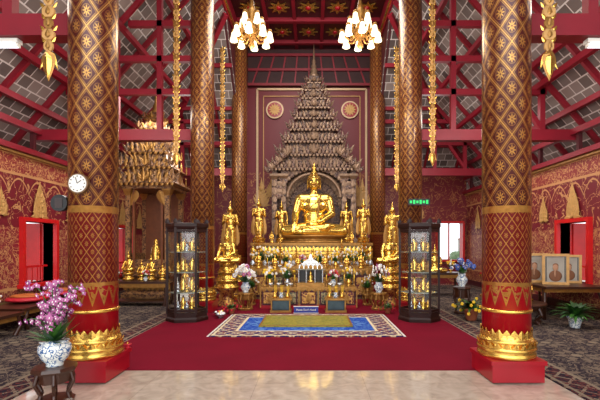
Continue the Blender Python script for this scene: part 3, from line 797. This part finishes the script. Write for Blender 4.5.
# candlesticks and offering bowls crowding the tables
b=B(); b.lathe([(.04,0),(.045,.015),(.012,.04),(.015,.12),(.03,.14),(.02,.16)],golddk,seg=12); b.lathe([(.011,.16),(.011,.3)],f_yel,seg=8); b.lathe([(.004,.3),(.003,.32)],black,seg=5)
cs=b.obj('candlestick',(-.8,10.1,.55))
for x,y,z in ((-.3,10.1,.55),(.5,10.1,.55),(.95,10.1,.55),(-1.05,10.1,.55),(1.2,10.1,.55),(-.45,11.08,.95),(.3,11.08,.95),(.68,11.08,.95),(-1.1,11.08,.95),(1.3,11.08,.95)): inst(cs,'candlestick',(x,y,z))
b=B(); b.lathe([(.03,0),(.025,.02),(.06,.06),(.065,.07)],silver,seg=14)
for q in range(8): b.ell((random.uniform(-.035,.035),random.uniform(-.035,.035),.08),(.018,)*3,random.choice((f_white,f_yel,orange)),6,4)
ob=b.obj('offering_cup',(-.7,10.08,.55))
for x,y,z in ((-.4,10.06,.55),(.6,10.06,.55),(.83,10.06,.55),(-.9,10.06,.55),(-.05,11.06,.95),(.95,11.06,.95),(-.75,11.06,.95)): inst(ob,'offering_cup',(x,y,z))

def orchid():
    b=B()
    b.lathe([(.075,0),(.08,.015),(.075,.03),(.12,.08),(.15,.16),(.145,.21),(.115,.235),(.135,.25),(.125,.255)],porc,seg=28)
    b.lathe([(.12,.235),(.1,.25),(.0,.26)],greend,seg=14)
    for i in range(30):
        t=random.uniform(0,2*pi); e=random.uniform(.3,1.45)
        v=Vector((math.cos(t)*math.sin(e),math.sin(t)*math.sin(e),math.cos(e))); u=Vector((-math.sin(t),math.cos(t),0))
        b.leaf((0,0,.24),.055,random.uniform(.2,.34),.03,0,random.choice((green,green,greend)),u,v,.004,5)
    for i in range(19):
        t=2*pi*i/19+random.uniform(-.2,.2); R=random.uniform(.06,.27); H=random.uniform(.2,.6)
        pts=[]
        for j in range(8):
            k=j/7; pts.append((R*math.cos(t)*k**1.3,R*math.sin(t)*k**1.3,.25+H*math.sin(k*pi*.6)))
        b.tube(pts,.005,green,5)
        for j in range(2,8):
            for rep in range(2):
                p=Vector(pts[j])+Vector((random.uniform(-.04,.04),random.uniform(-.04,.02),random.uniform(-.04,.04)))
                m=random.choice((f_pink,f_pink,f_purp)); s_=random.uniform(.018,.028)
                tilt=Vector((random.uniform(-.4,.4),0,1)).normalized(); uu=Vector((1,random.uniform(-.5,.5),-.2)).normalized()
                for q in range(5):
                    a=2*pi*q/5; b.leaf(tuple(p),s_*.9,s_*1.25,0,a,m,tuple(uu),tuple(tilt),.004,4)
                b.ell(tuple(p+Vector((0,-.008,0))),(.007,.007,.009),f_white,5,4)
    return b
orchid().obj('potted_orchid',(-2.46,4.05,.38))
stand(.38,.2).obj('plant_stand',(-2.46,4.05,0))
b=B(); b.lathe([(.05,0),(.06,.02),(.03,.05),(.08,.08),(.085,.09)],f_red,seg=18); b.lathe([(.03,.09),(.01,.13)],gold,seg=8); b.obj('red_offering_bowl',(-2.245,5.18,.265),0,.6)

# ------------------------------------------------------------------ glass cabinets
glass=bpy.data.materials.new('cabinet_glass'); glass.use_nodes=True
nt=glass.node_tree; nt.nodes.clear()
o_=nt.nodes.new('ShaderNodeOutputMaterial'); mixn=nt.nodes.new('ShaderNodeMixShader'); tr=nt.nodes.new('ShaderNodeBsdfTransparent'); gl=nt.nodes.new('ShaderNodeBsdfGlossy')
gl.inputs['Roughness'].default_value=.03; tr.inputs[0].default_value=(.97,.99,.98,1); mixn.inputs[0].default_value=.05
nt.links.new(tr.outputs[0],mixn.inputs[1]); nt.links.new(gl.outputs[0],mixn.inputs[2]); nt.links.new(mixn.outputs[0],o_.inputs[0])
def cabinet():
    b=B(); R=.4; n=6; H=2.05
    V=[(R*math.cos(2*pi*k/n),R*.8*math.sin(2*pi*k/n)) for k in range(n)]
    b.lathe([(R*1.08,0),(R*1.08,.06),(R*1.02,.1),(R*1.02,.2)],wooddk,seg=6,sm=False,sy=.8)
    b.lathe([(R*1.02,H-.14),(R*1.1,H-.08),(R*1.1,H-.02),(R*.95,H)],wooddk,seg=6,sm=False,sy=.8)
    for k in range(n):
        a=V[k]; c=V[(k+1)%n]
        b.beam((a[0],a[1],.15),(a[0],a[1],H-.1),.045,.045,wooddk)
        b.add([(a[0]*.97,a[1]*.97,.2),(c[0]*.97,c[1]*.97,.2),(c[0]*.97,c[1]*.97,H-.14),(a[0]*.97,a[1]*.97,H-.14)],[(0,1,2,3)],glass)
        for z in (.24,H-.17): b.beam((a[0],a[1],z),(c[0],c[1],z),.03,.05,wooddk)
        b.leaf((a[0],a[1],H-.02),.08,.12,0,0,wooddk)
    sh=plain('glass_shelf',C(150,160,150),.1,0,.05)
    for z in (.60,1.02,1.44):
        b.lathe([(R*.94,z-.006),(R*.94,z+.006)],sh,seg=6,sm=False,sy=.8)
    for zi,z in enumerate((.2,.61,1.03,1.45)):
        for i in range(3):
            x=-.17+.17*i; y=-.12+.06*(i%2); h=random.uniform(.15,.26)
            mt=random.choice((gold,goldb,golddk,silver))
            b.lathe([(.06,0),(.065,h*.1),(.035,h*.2),(.06,h*.3),(.045,h*.6),(.02,h*.7),(.028,h*.82),(.003,h*1.05)],mt,(x,y,z),10)
        for i in range(2):
            h=.32; b.lathe([(.075,0),(.075,h*.15),(.045,h*.3),(.07,h*.5),(.035,h*.7),(.035,h*.85),(.005,h)],goldb,(-.09+.18*i,.1,z),10)
    return b
cb=cabinet().obj('glass_display_cabinet',(-2.5,8.45,.012),.2); inst(cb,'glass_display_cabinet',(2.4,8.45,.012),-.2)
b=B(); b.box((0,0,0),(.5,.05,.15),black)
for i in range(6): b.box((-.19+.075*i,-.028,0),(.05,.006,.09 if i%2 else .06),ledg)
b.box((-.1,.06,0),(.05,.1,.05),black)
b.obj('led_sign',(2.62,9.30,2.6))

# ------------------------------------------------------------------ left aisle pulpit
b=B(); m1=shrine2; w=.72
b.sq([(w,0),(w,.2),(w*.85,.28),(w*.85,.6),(w*.95,.7),(w*.95,.8)],m1,(0,0,0))
for i in range(9):
    b.leaf((-w*.85+w*1.7*i/8,-w*.9,.3),.14,.3,0,0,golddk)
for sx_ in (-1,1):
    for sy_ in (-1,1):
        b.box((sx_*.56,sy_*.56,2.0),(.13,.13,2.4),m1); b.box((sx_*.4,sy_*.56,2.0),(.06,.08,2.4),woodm)
        b.sq([(.07,0),(.12,.15),(.12,.2)],golddk,(sx_*.56,sy_*.56,3.0)); b.sq([(.12,0),(.12,.06),(.07,.18)],golddk,(sx_*.56,sy_*.56,.8))
    b.box((sx_*.56,0,1.1),(.05,1.1,.5),m1)
b.box((0,.5,2.0),(1.0,.05,2.3),woodm); b.box((0,-.56,1.0),(1.1,.05,.35),m1); b.box((0,0,3.25),(1.4,1.4,.12),m1)
for sg in (-1,1):
    b.leaf((sg*.33,-.6,3.15),.2,-.5,sg*.1,-sg*.2,golddk)
tiers(b,0,0,[(3.3,.85),(3.78,.72),(4.22,.6),(4.62,.48),(4.98,.37),(5.28,.27),(5.52,.19)],m1,golddk,1.0,m1)
b.lathe([(.15,5.5),(.17,5.56),(.08,5.66),(.1,5.73),(.05,5.82),(.03,6.05),(.003,6.4)],golddk,seg=12)
b.lathe([(.2,0),(.2,.08),(.12,.12),(.16,.3),(.1,.55),(.05,.6),(.07,.68),(.01,.8)],gold,(0,0,1.0),16)
b.obj('carved_pulpit_shrine',(-4.55,12.0,.012))
b=B(); b.box((0,0,.62),(1.9,.6,.06),wood)
for sx_ in (-.88,.88):
    for sy_ in (-.24,.24): b.tube([(sx_,sy_,.6),(sx_*1.02,sy_,.3),(sx_*.97,sy_,0)],[.045,.035,.05],wood,8)
b.box((0,-.27,.54),(1.8,.03,.1),golddk); b.box((0,0,.12),(1.8,.5,.03),wood)
b.obj('side_altar_table',(-4.55,10.6,.012))
for i,(x,s_) in enumerate(((-.8,1.0),(-.55,1.3),(-.2,1.7),(.15,1.2),(.4,1.5),(.7,1.0))): inst(fg,'gold_figurine',(-4.55+x,10.65,.662),0,s_)
inst(o4,'flower_bouquet',(-4.2,10.42,.662),0,.7); inst(o2,'flower_bouquet',(-5.0,10.42,.662),0,.7)
b=B(); b.sq([(.3,0),(.3,.25),(.24,.3),(.24,.55)],white,(0,0,0)); b.sq([(.27,.55),(.28,.6),(.2,.65)],gold,(0,0,0))
b.lathe([(.19,.65),(.2,.72),(.16,.78),(.17,.85),(.14,1.0),(.07,1.1),(.08,1.13),(.04,1.2),(.02,1.4),(.004,1.6)],gold,seg=18)
for i in range(4):
    a=pi/4+pi/2*i; b.lathe([(.05,.55),(.05,.65),(.02,.8),(.003,.95)],white,(.3*math.cos(a),.3*math.sin(a),0),8)
b.obj('miniature_chedi',(-3.35,11.0,.012),0,.75)
def lowtable(name,loc,w,d,h,rz=0):
    b=B(); b.box((0,0,h-.025),(w,d,.05),wood); b.box((0,0,h-.09),(w*.94,d*.92,.08),golddk)
    for sx_ in (-1,1):
        for sy_ in (-1,1): b.tube([(sx_*w*.44,sy_*d*.42,h-.06),(sx_*w*.48,sy_*d*.46,h*.45),(sx_*w*.43,sy_*d*.41,0)],[.05,.03,.045],wood,8)
    return b.obj(name,loc,rz)
lowtable('monk_bench',(-5.7,8.6,.012),1.1,2.6,.42)
lowtable('monk_bench',(-5.5,6.4,.012),1.0,1.5,.40)
for x,y in ((-5.7,9.3),(-5.7,8.2)):
    b=B(); b.ell((0,0,.07),(.38,.38,.07),f_red,16,8); b.ell((0,0,.13),(.3,.3,.04),orange,16,6); b.obj('seat_cushion',(x,y,.432))
b=B()
for i in range(3): b.box((0,0,.05+.1*i),(.42-.08*i,.3,.1),woodm if i%2 else golddk)
b.lathe([(.08,.3),(.1,.36),(.05,.4),(.07,.5),(.01,.62)],golddk,seg=14)
b.obj('scripture_chest',(-5.5,6.3,.412))
inst(o2,'flower_bouquet',(-5.2,6.7,.412),0,.8)

def plant(n,L,pot,flow=None,nf=0,pr=.15):
    b=B(); b.lathe([(pr*.65,0),(pr*.7,.02),(pr*.95,pr*1.3),(pr*1.1,pr*1.5),(pr*1.1,pr*1.7),(pr,pr*1.7)],pot,seg=20); b.lathe([(pr,pr*1.55),(.0,pr*1.62)],greend,seg=12)
    for i in range(n):
        t=random.uniform(0,2*pi); e=random.uniform(.15,1.1); LL=L*random.uniform(.6,1)
        c,s_=math.cos(t),math.sin(t); pts=[]
        for j in range(6):
            k=j/5; ee=e+k*.7; pts.append(Vector((c*math.sin(ee)*LL*k,s_*math.sin(ee)*LL*k,pr*1.6+math.cos(ee)*LL*k)))
        u=Vector((-s_,c,0)); W=LL*.09; vs=[]
        for j,p in enumerate(pts):
            w_=W*math.sin(pi*(.15+.85*j/5)); vs+= [tuple(p-u*w_),tuple(p+u*w_)]
        fs_=[(2*j,2*j+1,2*j+3,2*j+2) for j in range(5)]
        b.add(vs,fs_,random.choice((green,greend)),True)
        if flow and i<nf:
            p=pts[-1]
            for q in range(5):
                a=2*pi*q/5; b.ell((p.x+.02*math.cos(a),p.y,p.z+.02*math.sin(a)),(.018,.01,.018),flow,5,3)
    return b
pl1=plant(60,.42,terra,f_yel,22).obj('potted_plant',(3.5,8.45,.012))
plant(90,.5,porc,None,0,.13).obj('potted_fern',(5.2,7.7,.012))
pl3=plant(40,.3,terra,f_red,14,.1).obj('potted_plant',(-1.72,9.25,.012),0,.8)
inst(pl3,'potted_plant',(1.9,9.3,.012),1,.8)
for x,y in ((-1.85,8.7),(-1.95,8.95)):
    b=B(); b.lathe([(.06,0),(.05,.03),(.11,.08),(.12,.09)],silver,seg=18)
    for q in range(10): b.ell((random.uniform(-.07,.07),random.uniform(-.07,.07),.1),(.03,.03,.025),random.choice((f_red,f_white,f_yel)),6,4)
    b.obj('offering_bowl',(x,y,.012))
stand(.62,.2).obj('flower_stand',(3.62,9.3,.012))
bouquet([f_blue,f_blue,f_blue,f_white],.3,.34,porc,.3,.13,40,30,.04).obj('blue_flower_vase',(3.62,9.3,.635))
b=B(); b.lathe([(.48,.36),(.5,.38),(.5,.41),(.47,.42)],wood,seg=32); b.lathe([(.4,.28),(.44,.36)],wood,seg=32)
for k in range(6):
    t=2*pi*k/6; c,s_=math.cos(t),math.sin(t); b.tube([(.4*c,.4*s_,.32),(.46*c,.46*s_,.2),(.34*c,.34*s_,.08),(.42*c,.42*s_,0)],[.05,.035,.03,.04],wood,8)
b.obj('round_low_table',(4.42,8.25,.012))
inst(o4,'flower_bouquet',(4.22,8.3,.432),0,.7); inst(fg,'gold_figurine',(4.52,8.15,.432),0,1); inst(fg,'gold_figurine',(4.67,8.4,.432),0,1.2)
b=B(); b.lathe([(.05,0),(.12,.05),(.13,.1),(.12,.1)],silver,seg=16)
for q in range(14): b.ell((random.uniform(-.08,.08),random.uniform(-.08,.08),.12),(.035,)*3,random.choice((f_red,orange,f_yel)),6,4)
b.obj('fruit_bowl',(4.37,8.0,.432))
lowtable('display_table',(5.65,9.6,.012),1.3,2.6,.72)
def portrait(w,h,rob):
    b=B(); t=.055
    b.box((0,0,h/2),(w,.02,h),photo_bg)
    for sg in (-1,1): b.box((sg*(w/2),-.01,h/2),(t,.05,h+t),goldpaint)
    for z in (0,h): b.box((0,-.01,z),(w-t,.045,t),goldpaint)
    for sg in (-1,1): b.box((sg*(w/2-.05),-.012,h/2),(.015,.02,h-.08),black)
    b.ell((0,-.014,h*.26),(w*.27,.006,h*.2),rob,14,8); b.ell((0,-.018,h*.56),(w*.12,.006,h*.13),skin,12,8); b.ell((0,-.016,h*.63),(w*.12,.006,h*.08),robebr,10,6)
    b.ell((-w*.02,-.02,h*.35),(w*.05,.006,h*.12),skin,8,6)
    b.beam((0,.02,h*.7),(0,.22,0),.03,.02,wood)
    b.box((0,.1,-.02),(w*.5,.24,.02),wood)
    return b
p1=portrait(.46,.62,robebr).obj('framed_portrait',(5.28,9.25,.762),-.35); p2=portrait(.46,.62,robebr).obj('framed_portrait',(5.46,8.75,.762),-.35)
inst(p1,'framed_portrait',(5.25,9.9,.762),-.35,.95); inst(p2,'framed_portrait',(5.98,9.1,.762),-.4,.95)
inst(o2,'flower_bouquet',(5.4,10.6,.732),0,1.1); inst(o3,'flower_bouquet',(5.95,10.5,.732),0,1)
b=B(); b.box((0,0,.7),(1.6,.6,.06),wood); b.box((0,-.27,.62),(1.5,.03,.1),golddk)
for sx_ in (-.72,.72):
    for sy_ in (-.24,.24): b.tube([(sx_,sy_,.68),(sx_*1.02,sy_,.35),(sx_*.97,sy_,0)],[.045,.035,.05],wood,8)
b.obj('side_altar_table',(4.0,12.6,.012))
inst(sm,'small_seated_buddha',(4.0,12.6,.742),0,.35)
for x in (-.5,.5): inst(o2,'flower_bouquet',(4.0+x,12.6,.742),0,.8)
b=B(); pedestal(b,.3,.7); b.obj('gilt_pedestal',(5.6,12.0,.012)); inst(so0,'standing_buddha_statue',(5.6,12.0,.87),-.2,.9)
b=B(); pedestal(b,.3,.5); b.obj('gilt_pedestal',(6.0,7.4,.012)); inst(sm,'small_seated_buddha',(6.0,7.4,.522),-.4,.34)

# ------------------------------------------------------------------ lighting
w=bpy.data.worlds.new('world'); S.world=w; w.use_nodes=True
bg=w.node_tree.nodes['Background']; bg.inputs[0].default_value=(.93,.96,1,1); bg.inputs[1].default_value=1.9
def area(name,loc,rot,sx_,sy_,e,c=(1,.96,.9)):
    l=bpy.data.lights.new(name,'AREA'); l.shape='RECTANGLE'; l.size=sx_; l.size_y=sy_; l.energy=e; l.color=c
    o=bpy.data.objects.new(name,l); o.location=loc; o.rotation_euler=rot; S.collection.objects.link(o)
area('nave_fill',(0,5.5,8.6),(0,0,0),3.5,4,270)  # unseen fill lights added above the nave to even out the exposure
area('nave_fill',(0,11,8.9),(math.radians(25),0,0),3.5,3,340)
for sg in (-1,1):
    area('aisle_fill',(sg*4.6,6.5,5.3),(0,0,0),1.0,4,90); area('aisle_fill',(sg*4.4,11,5.2),(0,0,0),1.0,3,75)  # added fill panels brightening the aisles, no fixture hangs here
    for yy in (7.3,12.2):
        l=bpy.data.lights.new('aisle_roof_fill','POINT'); l.energy=65; l.color=(1,.96,.92); l.shadow_soft_size=.25  # added point fill to brighten the roof underside, not a real bulb
        o=bpy.data.objects.new('aisle_roof_fill',l); o.location=(sg*3.7,yy,4.2); S.collection.objects.link(o)
area('doorway_daylight',(0,-2.5,4.2),(math.radians(80),0,0),9,5,430,(1,.99,.97))
